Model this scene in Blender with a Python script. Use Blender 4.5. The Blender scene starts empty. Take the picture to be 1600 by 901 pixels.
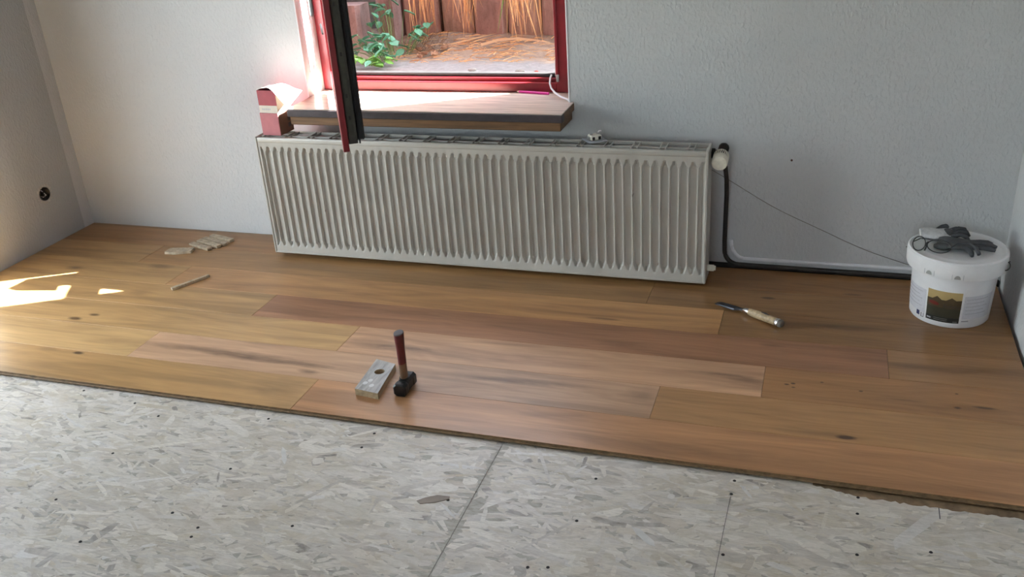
import bpy, bmesh, math, random
from mathutils import Vector, Matrix
random.seed(7)
C = bpy.context.scene.collection
SC = bpy.context.scene

# ------------------------------------------------------------------ camera
YAW, PITCH, ROLL, FPX = -0.3422, 0.438, -0.0693, 1459.98
cd = bpy.data.cameras.new('camera'); cam = bpy.data.objects.new('camera', cd); C.objects.link(cam)
_f = Vector((math.sin(YAW)*math.cos(PITCH), math.cos(YAW)*math.cos(PITCH), -math.sin(PITCH)))
_r = Vector((math.cos(YAW), -math.sin(YAW), 0)); _u = _r.cross(_f)
_c, _s = math.cos(ROLL), math.sin(ROLL)
_R = _c*_r + _s*_u; _U = -_s*_r + _c*_u
cam.matrix_world = Matrix(((_R.x, _U.x, -_f.x, 2.1374), (_R.y, _U.y, -_f.y, -3.3684), (_R.z, _U.z, -_f.z, 1.5003), (0, 0, 0, 1)))
cd.sensor_fit = 'HORIZONTAL'; cd.sensor_width = 36.0; cd.lens = FPX/1600*36.0
cd.clip_start = 0.02; cd.clip_end = 200
SC.camera = cam

# ------------------------------------------------------------------ sky, sun, exposure
SUN_DIR = Vector((-1.86, -1.0, -1.32)).normalized()
w = bpy.data.worlds.new('sky'); SC.world = w; w.use_nodes = True
nt = w.node_tree; bg = nt.nodes['Background']
sky = nt.nodes.new('ShaderNodeTexSky'); sky.sky_type = 'NISHITA'; sky.sun_disc = False
sky.sun_elevation = math.asin(-SUN_DIR.z); sky.sun_rotation = math.atan2(-SUN_DIR.x, -SUN_DIR.y)
sky.air_density = 1.0; sky.dust_density = 1.5
hs = nt.nodes.new('ShaderNodeHueSaturation'); hs.inputs['Saturation'].default_value = .38
nt.links.new(sky.outputs[0], hs.inputs['Color']); nt.links.new(hs.outputs[0], bg.inputs[0]); bg.inputs[1].default_value = 2.4
sl = bpy.data.lights.new('sun', 'SUN'); sl.energy = 110.0; sl.angle = 0.009; sl.color = (1.0, 0.97, 0.93)
so = bpy.data.objects.new('sun', sl); C.objects.link(so)
so.rotation_euler = SUN_DIR.to_track_quat('-Z', 'Y').to_euler(); so.location = (6, 4, 5)
SC.view_settings.view_transform = 'Standard'; SC.view_settings.look = 'None'
SC.view_settings.exposure = 0.65; SC.view_settings.gamma = 1.0
SC.view_settings.use_curve_mapping = False
SC.cycles.max_bounces = 8; SC.cycles.diffuse_bounces = 6; SC.cycles.glossy_bounces = 4; SC.cycles.transparent_max_bounces = 12
SC.cycles.caustics_reflective = False; SC.cycles.caustics_refractive = False
SC.cycles.sample_clamp_indirect = 6.0

# ------------------------------------------------------------------ materials
def new_mat(name):
    m = bpy.data.materials.new(name); m.use_nodes = True
    return m, m.node_tree.nodes, m.node_tree.links, m.node_tree.nodes['Principled BSDF']
def N(nodes, t, **kw):
    n = nodes.new(t)
    for k, v in kw.items(): setattr(n, k, v)
    return n
def math_n(nt_, op, a, b=None, c=None, clamp=False):
    n = nt_.nodes.new('ShaderNodeMath'); n.operation = op; n.use_clamp = clamp
    for i, v in enumerate((a, b, c)):
        if v is None: continue
        if isinstance(v, (int, float)): n.inputs[i].default_value = v
        else: nt_.links.new(v, n.inputs[i])
    return n.outputs[0]
def ramp(nt_, fac, stops, interp='LINEAR'):
    n = nt_.nodes.new('ShaderNodeValToRGB'); n.color_ramp.interpolation = interp
    els = n.color_ramp.elements
    while len(els) < len(stops): els.new(0.5)
    for e, (p, col) in zip(els, stops):
        e.position = p; e.color = (*col, 1) if len(col) == 3 else col
    nt_.links.new(fac, n.inputs[0]); return n.outputs[0]
def mixc(nt_, fac, a, b, mode='MIX'):
    n = nt_.nodes.new('ShaderNodeMix'); n.data_type = 'RGBA'; n.blend_type = mode
    for i, v in ((0, fac), (6, a), (7, b)):
        if isinstance(v, (int, float)): n.inputs[i].default_value = v
        elif isinstance(v, tuple): n.inputs[i].default_value = (*v, 1)
        else: nt_.links.new(v, n.inputs[i])
    return n.outputs[2]
def noise(nt_, vec, scale, detail=3, rough=.5, dist=0):
    n = nt_.nodes.new('ShaderNodeTexNoise'); n.inputs['Scale'].default_value = scale
    n.inputs['Detail'].default_value = detail; n.inputs['Roughness'].default_value = rough
    n.inputs['Distortion'].default_value = dist
    if vec is not None: nt_.links.new(vec, n.inputs['Vector'])
    return n.outputs['Fac']
def mapping(nt_, vec, scale=(1, 1, 1), loc=(0, 0, 0), rot=(0, 0, 0)):
    n = nt_.nodes.new('ShaderNodeMapping')
    n.inputs['Scale'].default_value = scale; n.inputs['Location'].default_value = loc; n.inputs['Rotation'].default_value = rot
    nt_.links.new(vec, n.inputs['Vector']); return n.outputs[0]
def objco(nt_): return nt_.nodes.new('ShaderNodeTexCoord').outputs['Object']
def bump(nt_, bsdf, h, strength=.3, dist=.002):
    n = nt_.nodes.new('ShaderNodeBump'); n.inputs['Strength'].default_value = strength; n.inputs['Distance'].default_value = dist
    nt_.links.new(h, n.inputs['Height']); nt_.links.new(n.outputs[0], bsdf.inputs['Normal'])
def plain(name, col, rough=.5, metal=0, var=.12, vscale=30, bmp=0, bscale=120, bdist=.001):
    m, nd, ln, b = new_mat(name); t = m.node_tree
    oc = objco(t); f = noise(t, oc, vscale, 4, .6)
    lo = tuple(max(0, c*(1-var)) for c in col); hi = tuple(min(1, c*(1+var)) for c in col)
    ln.new(ramp(t, f, [(.3, lo), (.7, hi)]), b.inputs['Base Color'])
    b.inputs['Roughness'].default_value = rough; b.inputs['Metallic'].default_value = metal
    if bmp: bump(t, b, noise(t, oc, bscale, 3, .6), bmp, bdist)
    return m

def wall_mat(name, col):
    m, nd, ln, b = new_mat(name); t = m.node_tree; oc = objco(t)
    f = noise(t, oc, 2.2, 3, .5)
    ln.new(ramp(t, f, [(.3, tuple(c*.96 for c in col)), (.7, tuple(c*1.03 for c in col))]), b.inputs['Base Color'])
    b.inputs['Roughness'].default_value = .85
    a = noise(t, mapping(t, oc, (1, 1, .6)), 95, 3, .55)
    c2 = noise(t, oc, 30, 2, .5)
    h = math_n(t, 'ADD', ramp(t, a, [(.45, (0, 0, 0)), (.72, (1, 1, 1))]), math_n(t, 'MULTIPLY', c2, .6))
    bump(t, b, h, .6, .0018)
    return m
M_WALLW = wall_mat('white_woodchip_paint', (.53, .53, .53))
M_WALLG = wall_mat('grey_wall_paint', (.40, .405, .405))
M_CEIL = wall_mat('ceiling_paint', (.7, .7, .69))
M_RED = plain('red_window_paint', (.19, .009, .014), .35, var=.15, vscale=14, bmp=.15, bscale=60)
M_REDLIP = plain('red_sash_paint', (.22, .010, .016), .38, var=.15, vscale=14)
M_SASHEDGE = plain('dark_sash_edge', (.040, .034, .026), .55, var=.35, vscale=25)
M_RUBBER = plain('black_rubber', (.012, .012, .013), .6, var=.3)
M_STEEL = plain('dull_steel', (.45, .45, .44), .35, 1, var=.2)
M_CHROME = plain('bright_steel', (.75, .75, .75), .18, 1, var=.1)
M_RAD = None
M_BLACK = plain('black_parts_and_gap_shade', (.016, .014, .012), .8, var=.5)  # shared black: dark parts, plus painted shade in gaps and slots
M_PIPE = plain('black_iron_pipe', (.022, .017, .014), .6, var=.5, vscale=40, bmp=.4)
M_WHITEP = plain('white_plastic', (.78, .78, .79), .35, var=.03)
M_LID = plain('white_lid_plastic', (.80, .80, .80), .4, var=.03)
M_CREAM = plain('cream_plastic', (.70, .66, .55), .4, var=.12, vscale=60)
M_CORD = plain('white_cord', (.74, .73, .75), .6, var=.04)
M_CARD_R = plain('red_cardboard', (.36, .060, .075), .6, var=.1)
M_CARD_P = plain('faded_red_cardboard', (.44, .14, .15), .6, var=.08)
M_CARD_B = plain('brown_cardboard', (.16, .085, .06), .7, var=.15)
M_CARD_W = plain('white_card', (.70, .69, .67), .6, var=.04)
M_PAPER = plain('cream_card', (.62, .56, .47), .7, var=.06)
M_INK = plain('dark_print', (.05, .045, .05), .6, var=.2)
M_INKGREY = plain('grey_print', (.42, .42, .45), .6, var=.1)
M_PINK = plain('magenta_paint', (.62, .01, .24), .4, var=.06)

def rad_mat():
    m, nd, ln, b = new_mat('cream_radiator_enamel'); t = m.node_tree; oc = objco(t)
    f = noise(t, oc, 5, 4, .6)
    base = ramp(t, f, [(.3, (.40, .378, .335)), (.7, (.475, .455, .41))])
    sp = noise(t, mapping(t, oc, (1, 1, .6)), 34, 2, .5)
    spots = ramp(t, sp, [(.76, (0, 0, 0)), (.80, (1, 1, 1))])
    ln.new(mixc(t, math_n(t, 'MULTIPLY', spots, .6), base, (.16, .10, .07)), b.inputs['Base Color'])
    b.inputs['Roughness'].default_value = .32
    return m
M_RAD = rad_mat()
M_RADIN = plain('grey_radiator_inside', (.33, .33, .34), .5, var=.2)

def glass_mat():
    m, nd, ln, b = new_mat('window_glass'); nd.remove(b)
    out = nd['Material Output']
    tr = N(nd, 'ShaderNodeBsdfTransparent'); gl = N(nd, 'ShaderNodeBsdfGlossy'); gl.inputs['Roughness'].default_value = .01
    lw = N(nd, 'ShaderNodeLayerWeight'); lw.inputs[0].default_value = .5; fz = math_n(m.node_tree, 'MULTIPLY_ADD', math_n(m.node_tree, 'POWER', lw.outputs['Facing'], 5.0), .95, .04)
    tr.inputs[0].default_value = (.93, .95, .94, 1)
    mx = N(nd, 'ShaderNodeMixShader'); ln.new(fz, mx.inputs[0]); ln.new(tr.outputs[0], mx.inputs[1]); ln.new(gl.outputs[0], mx.inputs[2])
    ln.new(mx.outputs[0], out.inputs[0]); return m
M_GLASS = glass_mat()

def plank_mat(name, tone, seed, marks):
    """tone: base linear rgb; marks: list (x, y, rx, ry, darkness, softness) in plank-local metres"""
    m, nd, ln, b = new_mat(name); t = m.node_tree; oc = objco(t)
    sd = (seed*3.17, seed*1.73, seed*.61)
    big = noise(t, mapping(t, oc, (.9, 9, 1), sd), 1.6, 4, .55, .8)
    warp = noise(t, mapping(t, oc, (1.3, 5, 1), sd), 1.5, 2, .5)
    sep = nd.new('ShaderNodeSeparateXYZ'); ln.new(oc, sep.inputs[0])
    X, Y = sep.outputs[0], sep.outputs[1]
    ph = math_n(t, 'ADD', math_n(t, 'MULTIPLY', Y, 210), math_n(t, 'MULTIPLY', warp, 52))
    rings = math_n(t, 'MULTIPLY_ADD', math_n(t, 'SINE', ph), .5, .5)
    fine = noise(t, mapping(t, oc, (5, 260, 1), sd), 1.0, 3, .6)
    d = tuple(c*.62 for c in tone); l = tuple(min(1, c*1.28) for c in tone)
    base = ramp(t, big, [(.28, (d[0], d[1]*.97, d[2]*.95)), (.5, tone), (.74, l)])
    base = mixc(t, math_n(t, 'MULTIPLY', rings, .13), base, (tone[0]*.45, tone[1]*.38, tone[2]*.33))
    base = mixc(t, math_n(t, 'MULTIPLY', ramp(t, fine, [(.42, (0, 0, 0)), (.75, (1, 1, 1))]), .22), base, (tone[0]*.5, tone[1]*.42, tone[2]*.36))
    wob = math_n(t, 'MULTIPLY_ADD', noise(t, mapping(t, oc, (6, 22, 1), sd), 2.0, 3, .6), 1.0, -.5)
    for (mx, my, rx, ry, dk, soft) in marks:
        dx = math_n(t, 'DIVIDE', math_n(t, 'SUBTRACT', X, mx), rx*1.25)
        dy = math_n(t, 'DIVIDE', math_n(t, 'SUBTRACT', Y, my), ry*1.3)
        r = math_n(t, 'SQRT', math_n(t, 'ADD', math_n(t, 'MULTIPLY', dx, dx), math_n(t, 'MULTIPLY', dy, dy)))
        r = math_n(t, 'ADD', r, wob)
        fac = math_n(t, 'MULTIPLY', math_n(t, 'SUBTRACT', 1.0, math_n(t, 'DIVIDE', math_n(t, 'SUBTRACT', r, 1-soft), soft, clamp=True)), dk)
        base = mixc(t, fac, base, (.060, .027, .014))
    ln.new(base, b.inputs['Base Color'])
    rr = math_n(t, 'MULTIPLY_ADD', fine, .14, .27); ln.new(rr, b.inputs['Roughness'])
    b.inputs['Specular IOR Level'].default_value = .5
    bump(t, b, math_n(t, 'ADD', math_n(t, 'MULTIPLY', fine, .5), math_n(t, 'MULTIPLY', big, .5)), .08, .001)
    return m
M_PLANKEDGE = plain('plank_core', (.20, .125, .06), .7, var=.3, vscale=60)

def wood_mat(name, tone, seed=0, axis='x', rough=.5, stretch=(2, 30, 30)):
    m, nd, ln, b = new_mat(name); t = m.node_tree; oc = objco(t)
    f = noise(t, mapping(t, oc, stretch, (seed, seed*.7, 0)), 3, 4, .6, .5)
    ln.new(ramp(t, f, [(.3, tuple(c*.6 for c in tone)), (.55, tone), (.75, tuple(min(1, c*1.3) for c in tone))]), b.inputs['Base Color'])
    b.inputs['Roughness'].default_value = rough; bump(t, b, f, .2, .0008); return m
M_SILLTOP = wood_mat('pale_sill_wood', (.66, .56, .47), 2, rough=.28)
M_SILLEDGE = plain('dark_sill_edge', (.050, .040, .045), .45, var=.25)
M_SILLLOW = wood_mat('brown_sill_board', (.17, .085, .035), 5, rough=.5)

# ------------------------------------------------------------------ mesh helpers
class MB:
    def __init__(s): s.bm = bmesh.new()
    def box(s, c0, c1, bev=0, mtx=None, seg=1):
        ctr = [(a+b)/2 for a, b in zip(c0, c1)]; sz = [abs(b-a) for a, b in zip(c0, c1)]
        r = bmesh.ops.create_cube(s.bm, size=1, matrix=Matrix.Translation(ctr) @ Matrix.Diagonal((*sz, 1)))
        vs = r['verts']
        if bev:
            es = list({e for v in vs for e in v.link_edges})
            rb = bmesh.ops.bevel(s.bm, geom=es, offset=bev, segments=seg, affect='EDGES', profile=.5, clamp_overlap=True)
            vs = list({v for f in rb['faces'] for v in f.verts} | {v for v in vs if v.is_valid})
        if mtx: bmesh.ops.transform(s.bm, matrix=mtx, verts=vs)
        return s
    def cyl(s, p0, p1, r0, r1=None, seg=20, caps=True):
        r1 = r0 if r1 is None else r1
        p0, p1 = Vector(p0), Vector(p1); d = p1-p0
        mt = Matrix.Translation((p0+p1)/2) @ d.to_track_quat('Z', 'Y').to_matrix().to_4x4()
        bmesh.ops.create_cone(s.bm, cap_ends=caps, segments=seg, radius1=r0, radius2=r1, depth=d.length, matrix=mt)
        return s
    def sphere(s, c, r, sc=(1, 1, 1), seg=14, rot=None):
        mt = Matrix.Translation(c) @ (rot or Matrix.Identity(4)) @ Matrix.Diagonal((r*sc[0], r*sc[1], r*sc[2], 1))
        bmesh.ops.create_uvsphere(s.bm, u_segments=seg, v_segments=max(6, seg//2), radius=1, matrix=mt); return s
    def tube(s, pts, rad, seg=8, caps=True):
        pts = [Vector(p) for p in pts]; n = len(pts); rings = []
        up = Vector((0, 0, 1))
        for i, p in enumerate(pts):
            d = (pts[min(i+1, n-1)]-pts[max(i-1, 0)]).normalized()
            a = up if abs(d.dot(up)) < .95 else Vector((0, 1, 0))
            x = d.cross(a).normalized(); y = x.cross(d).normalized()
            r = rad[i] if isinstance(rad, (list, tuple)) else rad
            rings.append([s.bm.verts.new(p + r*(math.cos(2*math.pi*k/seg)*x + math.sin(2*math.pi*k/seg)*y)) for k in range(seg)])
        for i in range(n-1):
            for k in range(seg):
                s.bm.faces.new((rings[i][k], rings[i][(k+1) % seg], rings[i+1][(k+1) % seg], rings[i+1][k]))
        if caps:
            s.bm.faces.new(rings[0][::-1]); s.bm.faces.new(rings[-1])
        return s
    def lathe(s, prof, c=(0, 0, 0), seg=48, mtx=None):
        rings = []
        for r, z in prof:
            rings.append([s.bm.verts.new((c[0]+r*math.cos(2*math.pi*k/seg), c[1]+r*math.sin(2*math.pi*k/seg), c[2]+z)) for k in range(seg)])
        for i in range(len(prof)-1):
            for k in range(seg):
                s.bm.faces.new((rings[i][k], rings[i][(k+1) % seg], rings[i+1][(k+1) % seg], rings[i+1][k]))
        if prof[0][0] > 1e-6: s.bm.faces.new(rings[0][::-1])
        if prof[-1][0] > 1e-6: s.bm.faces.new(rings[-1])
        if mtx: bmesh.ops.transform(s.bm, matrix=mtx, verts=[v for r in rings for v in r])
        return s
    def prism(s, poly, z0, z1, mtx=None):
        a = [s.bm.verts.new((x, y, z0)) for x, y in poly]; b = [s.bm.verts.new((x, y, z1)) for x, y in poly]
        s.bm.faces.new(a[::-1]); s.bm.faces.new(b); n = len(poly)
        for i in range(n): s.bm.faces.new((a[i], a[(i+1) % n], b[(i+1) % n], b[i]))
        if mtx: bmesh.ops.transform(s.bm, matrix=mtx, verts=a+b)
        return s
    def grid(s, fn, nu, nv, thick=None):
        vs = [[s.bm.verts.new(fn(i/nu, j/nv)) for j in range(nv+1)] for i in range(nu+1)]
        for i in range(nu):
            for j in range(nv):
                s.bm.faces.new((vs[i][j], vs[i+1][j], vs[i+1][j+1], vs[i][j+1]))
        if thick:
            bmesh.ops.recalc_face_normals(s.bm, faces=s.bm.faces[:])
            bmesh.ops.solidify(s.bm, geom=s.bm.faces[:], thickness=thick)
        return s
    def build(s, name, mat, parent=None, origin=None, smooth=False, fixn=True):
        bm = s.bm
        if fixn: bmesh.ops.recalc_face_normals(bm, faces=bm.faces[:])
        off = Vector(parent['_w']) if parent is not None else Vector(origin or (0, 0, 0))
        bmesh.ops.translate(bm, vec=-off, verts=bm.verts[:])
        me = bpy.data.meshes.new(name); bm.to_mesh(me); bm.free()
        o = bpy.data.objects.new(name, me); C.objects.link(o)
        for mm in (mat if isinstance(mat, (list, tuple)) else [mat]): me.materials.append(mm)
        if smooth:
            for p in me.polygons: p.use_smooth = True
            me.set_sharp_from_angle(angle=math.radians(38))
        if parent is not None: o.parent = parent
        else: o.location = off
        o['_w'] = tuple(off)
        return o
def tag(o, label=None, cat=None, group=None, kind=None):
    if label: o['label'] = label
    if cat: o['category'] = cat
    if group: o['group'] = group
    if kind: o['kind'] = kind
    return o
def thing(name, loc, label, cat, group=None):
    o = bpy.data.objects.new(name, None); C.objects.link(o); o.location = loc; o['_w'] = tuple(loc)
    o.empty_display_size = .05
    return tag(o, label, cat, group)
def structure(name, loc=(0, 0, 0)):
    o = bpy.data.objects.new(name, None); C.objects.link(o); o.location = loc; o['_w'] = tuple(loc)
    o['kind'] = 'structure'; return o
def cut(o, mb):
    """subtract a shape from a mesh object and keep the result as plain mesh"""
    me = bpy.data.meshes.new('cutter'); bmesh.ops.recalc_face_normals(mb.bm, faces=mb.bm.faces[:])
    mb.bm.to_mesh(me); mb.bm.free(); c = bpy.data.objects.new('cutter', me); C.objects.link(c)
    md = o.modifiers.new('cut', 'BOOLEAN'); md.operation = 'DIFFERENCE'; md.object = c; md.solver = 'EXACT'
    bpy.context.view_layer.update()
    nm = bpy.data.meshes.new_from_object(o.evaluated_get(bpy.context.evaluated_depsgraph_get()))
    o.modifiers.clear(); old = o.data; o.data = nm; nm.name = o.name
    bpy.data.objects.remove(c); bpy.data.meshes.remove(me); bpy.data.meshes.remove(old)

# ------------------------------------------------------------------ room shell
XL, XR, YB, ZC = -1.18, 2.772, -5.2, 2.45
OSBZ = -0.016
wb = MB().box((XL-.3, 0, -.3), (XR+.3, .24, ZC+.1)).build('wall_back', M_WALLW)
cut(wb, MB().box((.105, -.1, .585), (1.222, .5, 1.80)))
tag(wb, 'white woodchip-painted wall with the window', kind='structure')
wl = MB().box((XL-.12, YB-.3, -.3), (XL, -.0005, ZC+.1)).build('wall_left', M_WALLG)
cut(wl, MB().cyl((XL-.06, -.238, .229), (XL+.1, -.238, .229), .032, seg=28))
cut(wl, MB().box((XL-.5, -2.0, .02), (XL+.1, -.9, 2.2)))
tag(wl, 'grey painted left wall', kind='structure')
MB().box((XL, -.062, -.01), (XL+.0012, -.0003, ZC)).build('paint_strip', M_WALLW, parent=wl)
wr = MB().box((XR, YB-.3, -.3), (XR+.3, -.0005, ZC+.1)).build('wall_right', M_WALLW)
tag(wr, 'white right wall', kind='structure')
wk = MB().box((XL-.3, YB-.3, -.3), (XR+.3, YB, ZC+.1)).build('wall_rear', M_WALLW)
cut(wk, MB().box((.9, YB-.5, 1.0), (2.1, YB+.2, 2.1)))
tag(wk, 'white wall behind the viewer', kind='structure')
ce = MB().box((XL-.3, YB-.3, ZC), (XR+.3, .34, ZC+.2)).build('ceiling', M_CEIL); tag(ce, kind='structure')

# glazed garden door in the left wall, left of the picture
d1 = structure('door_1', (XL-.08, -1.45, .02))
for y0, z0, y1, z1 in ((-2.0, .02, -1.94, 2.2), (-.96, .02, -.9, 2.2), (-1.94, 2.14, -.96, 2.2), (-1.94, .02, -.96, .10)):
    MB().box((XL-.105, y0, z0), (XL-.06, y1, z1), .003).build('door_frame', M_RED, parent=d1)
MB().box((XL-.084, -1.94, .10), (XL-.078, -.96, 2.14)).build('pane', M_GLASS, parent=d1)
w2 = structure('fill_window', (1.5, YB-.1, 1.0))  # unseen window, added behind the viewer as daylight fill
for a, b in (((.9, 1.0), (.97, 2.1)), ((2.03, 1.0), (2.1, 2.1)), ((.97, 2.03), (2.03, 2.1)), ((.97, 1.0), (2.03, 1.07))):
    MB().box((a[0], YB-.13, a[1]), (b[0], YB-.07, b[1]), .003).build('fill_window_frame', M_RED, parent=w2)
MB().box((.97, YB-.103, 1.07), (2.03, YB-.097, 2.03)).build('pane', M_GLASS, parent=w2)
tg = MB().box((XL-9, -9, -.25), (XL-.125, 2, -.12)).build('terrace', plain('terrace_paving', (.30, .29, .27), .8), origin=(XL-4, -3, -.12)); tag(tg, kind='structure')

# ------------------------------------------------------------------ subfloor of OSB
M_OSB, nd, ln, b = new_mat('whitewashed_osb'); t = M_OSB.node_tree; oc = objco(t)
f = noise(t, mapping(t, oc, (8, 22, 1)), 4, 5, .65, .6)
ln.new(ramp(t, f, [(.3, (.30, .27, .22)), (.55, (.44, .41, .35)), (.75, (.52, .50, .45))]), b.inputs['Base Color']); b.inputs['Roughness'].default_value = .6
fl = MB().box((XL, YB, -.3), (XR, 0, OSBZ-.02)).build('floor', plain('dark_floor_void', (.05, .04, .03), .9)); tag(fl, 'bare subfloor of whitewashed wood-strand boards', kind='structure')
xs = [XL+.004, 1.343, XR-.008]
ys = [YB+.004, -2.62, -.005]
for i in range(2):
    for j in range(2):
        if j == 1 and i == 0: x0, x1 = XL+.004, 1.343
        elif j == 1: x0, x1 = 1.3438, XR-.008
        elif i == 0: x0, x1 = XL+.004, .40
        else: x0, x1 = .4025, XR-.008
        MB().box((x0, ys[j]+(.0025 if j else 0), OSBZ-.02), (x1, ys[j+1], OSBZ), .0008).build('osb_panel', M_OSB, parent=fl)
# wood strands: thousands of thin flakes, one part
M_STR, nd, ln, b = new_mat('wood_strand'); t = M_STR.node_tree; oc = objco(t)
at = N(nd, 'ShaderNodeAttribute', attribute_name='tint')
g = noise(t, mapping(t, oc, (40, 40, 1)), 5, 4, .7)
wash = noise(t, mapping(t, oc, (3.5, 6, 1)), 2.4, 5, .68, .8)
fib = noise(t, mapping(t, oc, (14, 110, 1)), 2, 5, .7, 1.2)
c1 = mixc(t, math_n(t, 'MULTIPLY', ramp(t, g, [(.35, (1, 1, 1)), (.65, (0, 0, 0))]), .16), at.outputs['Color'], (.22, .18, .14))
c1 = mixc(t, math_n(t, 'MULTIPLY', ramp(t, wash, [(.30, (0, 0, 0)), (.62, (1, 1, 1))]), .66), c1, (.72, .67, .605))
c1 = mixc(t, math_n(t, 'MULTIPLY', ramp(t, fib, [(.36, (1, 1, 1)), (.55, (0, 0, 0))]), .42), c1, (.34, .30, .255))
wm = noise(t, mapping(t, oc, (1.4, 2.4, 1)), 2.0, 4, .6)
ln.new(mixc(t, math_n(t, 'MULTIPLY', ramp(t, wm, [(.52, (0, 0, 0)), (.72, (1, 1, 1))]), .3), c1, (.46, .37, .26)), b.inputs['Base Color'])
b.inputs['Roughness'].default_value = .42
rs = random.Random(3); V = []; Fc = []; cols = []
pal = [(0.509, 0.445, 0.343), (0.584, 0.532, 0.430), (0.636, 0.586, 0.487), (0.458, 0.402, 0.313), (0.560, 0.501, 0.383), (0.675, 0.630, 0.545), (0.394, 0.352, 0.290), (0.534, 0.494, 0.435), (0.712, 0.667, 0.568), (0.496, 0.426, 0.301)]
NS = 13000
for k in range(NS):
    while True:
        x = rs.uniform(XL+.03, XR-.03); y = rs.uniform(-2.55, -1.22)
        if y > -1.9-.25*(1.5-x) - .1: break
    L = min(.2, rs.lognormvariate(-2.75, .5)); W = min(.04, rs.lognormvariate(-4.3, .5))
    a = rs.gauss(0, .34) if rs.random() < .82 else rs.uniform(-1.57, 1.57)
    ca, sa = math.cos(a), math.sin(a); z = OSBZ + .00012 + .0006*k/NS
    pts = []
    for u, v in ((-.5, -.35), (-.25, -.5), (.2, -.5), (.5, -.3), (.47, .25), (.22, .5), (-.3, .5), (-.47, .3)):
        uu = (u + rs.uniform(-.07, .07))*L; vv = (v*rs.uniform(.7, 1.1))*W
        px, py = x+uu*ca-vv*sa, y+uu*sa+vv*ca
        pts.append((min(max(px, XL+.006), XR-.01), py, z))
    if any((p[0]-1.344)*(pts[0][0]-1.344) < 0 for p in pts): continue
    i0 = len(V); V += pts; Fc.append(tuple(range(i0, i0+8)))
    col = rs.choice(pal); j = rs.uniform(.86, 1.12); r = rs.random()
    if r < .035: col = (.15, .125, .10)
    if r > .965: col = (.66, .64, .60)
    cols += [(col[0]*j, col[1]*j, col[2]*j, 1)]*8
me = bpy.data.meshes.new('wood_strands'); me.from_pydata(V, [], Fc); me.materials.append(M_STR)
ca_ = me.color_attributes.new('tint', 'FLOAT_COLOR', 'CORNER')
ca_.data.foreach_set('color', [v for c_ in cols for v in c_])
o = bpy.data.objects.new('wood_strands', me); C.objects.link(o); o.parent = fl; o['kind'] = 'stuff'
# screws, pencil lines, loose chips
sm = bpy.data.meshes.new('screw'); bm = bmesh.new(); bmesh.ops.create_cone(bm, cap_ends=True, segments=10, radius1=.0045, radius2=.0038, depth=.0012); bm.to_mesh(sm); bm.free(); sm.materials.append(M_BLACK)
for x, y in [(1.987, -1.332), (1.985, -1.389), (2.289, -1.332), (2.287, -1.397), (2.285, -1.548), (2.445, -1.5), (.958, -1.341), (.633, -1.592), (.591, -1.798), (.695, -1.834), (.7, -1.869), (.933, -1.77), (.235, -1.826), (.427, -1.954), (.242, -1.605), (.953, -1.414), (.248, -1.402), (.602, -1.34), (-.104, -1.324), (.122, -1.354), (1.284, -1.58), (1.636, -1.405), (1.629, -1.582), (1.605, -1.759), (1.559, -1.77), (1.99, -1.62)]:
    s_ = bpy.data.objects.new('screw', sm); C.objects.link(s_); s_.parent = fl; s_.location = (x, y, OSBZ+.0009)
for (x0, y0, x1, y1, wd) in [(1.984, -1.40, 1.978, -1.75, .0012), (2.475, -1.305, 2.474, -1.372, .0022)]:
    MB().prism([(x0-wd/2, y0), (x0+wd/2, y0), (x1+wd/2, y1), (x1-wd/2, y1)], OSBZ+.0004, OSBZ+.00085).build('pencil_line', M_INK, parent=fl)
pts = [(2.18, -1.290)]
for k in range(60): pts.append((2.18+k*.0098, -1.304-.026*min(1, k/14)+random.uniform(-.0045, .0045)))
pts += [(XR-.01, -1.335), (XR-.01, -1.29)]
MB().prism(pts[::-1], OSBZ+.0004, OSBZ+.0009).build('bare_board_strip', plain('unpainted_osb', (.20, .13, .07), .8, var=.35, vscale=30), parent=fl)
MB().prism([(1.205, -1.603), (1.222, -1.585), (1.250, -1.568), (1.283, -1.566), (1.286, -1.576), (1.255, -1.598), (1.218, -1.612)], OSBZ+.0007, OSBZ+.0022).build('loose_chip', plain('brown_chip', (.27, .22, .18), .7), parent=fl)
for x, y, L, W, a in [(1.80, -1.60, .09, .020, -.75), (.75, -1.50, .09, .014, -1.0), (2.02, -1.37, .06, .009, -1.0), (1.30, -1.62, .08, .008, -.7)]:
    ca, sa = math.cos(a), math.sin(a)
    MB().prism([(x+u*L*ca-v*W*sa, y+u*L*sa+v*W*ca) for u, v in ((-.5, -.2), (-.2, -.5), (.3, -.45), (.5, 0), (.3, .5), (-.3, .4))], OSBZ+.0007, OSBZ+.0014).build('pale_flake', plain('pale_flake', (.62, .60, .56), .6), parent=fl)

# ------------------------------------------------------------------ oak planks
PW, Y0 = .1825, -1.298
par = structure('floor_parquet', (0, 0, 0)); par['label'] = 'oiled oak plank floor laid up to the subfloor edge'
XA, XB = XL+.004, XR-.011
rows = [  # joints per row, tones per plank
    ([.655], [(0.431, 0.252, 0.101), (0.465, 0.237, 0.106)]),
    ([-.095, 1.725], [(0.510, 0.322, 0.141), (0.510, 0.313, 0.185), (0.442, 0.241, 0.101)]),
    ([.622, 2.022], [(0.476, 0.292, 0.124), (0.533, 0.313, 0.177), (0.385, 0.197, 0.081)]),
    ([.175, 2.38], [(0.453, 0.272, 0.114), (0.340, 0.166, 0.084), (0.351, 0.186, 0.078)]),
    ([-.345, 1.855], [(0.453, 0.272, 0.114), (0.521, 0.282, 0.119), (0.295, 0.156, 0.062)]),
    ([-.62, 1.58], [(0.374, 0.221, 0.093), (0.351, 0.191, 0.075), (0.295, 0.156, 0.062)]),
    ([.75], [(0.351, 0.181, 0.071), (0.295, 0.146, 0.055)]),
]
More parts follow.
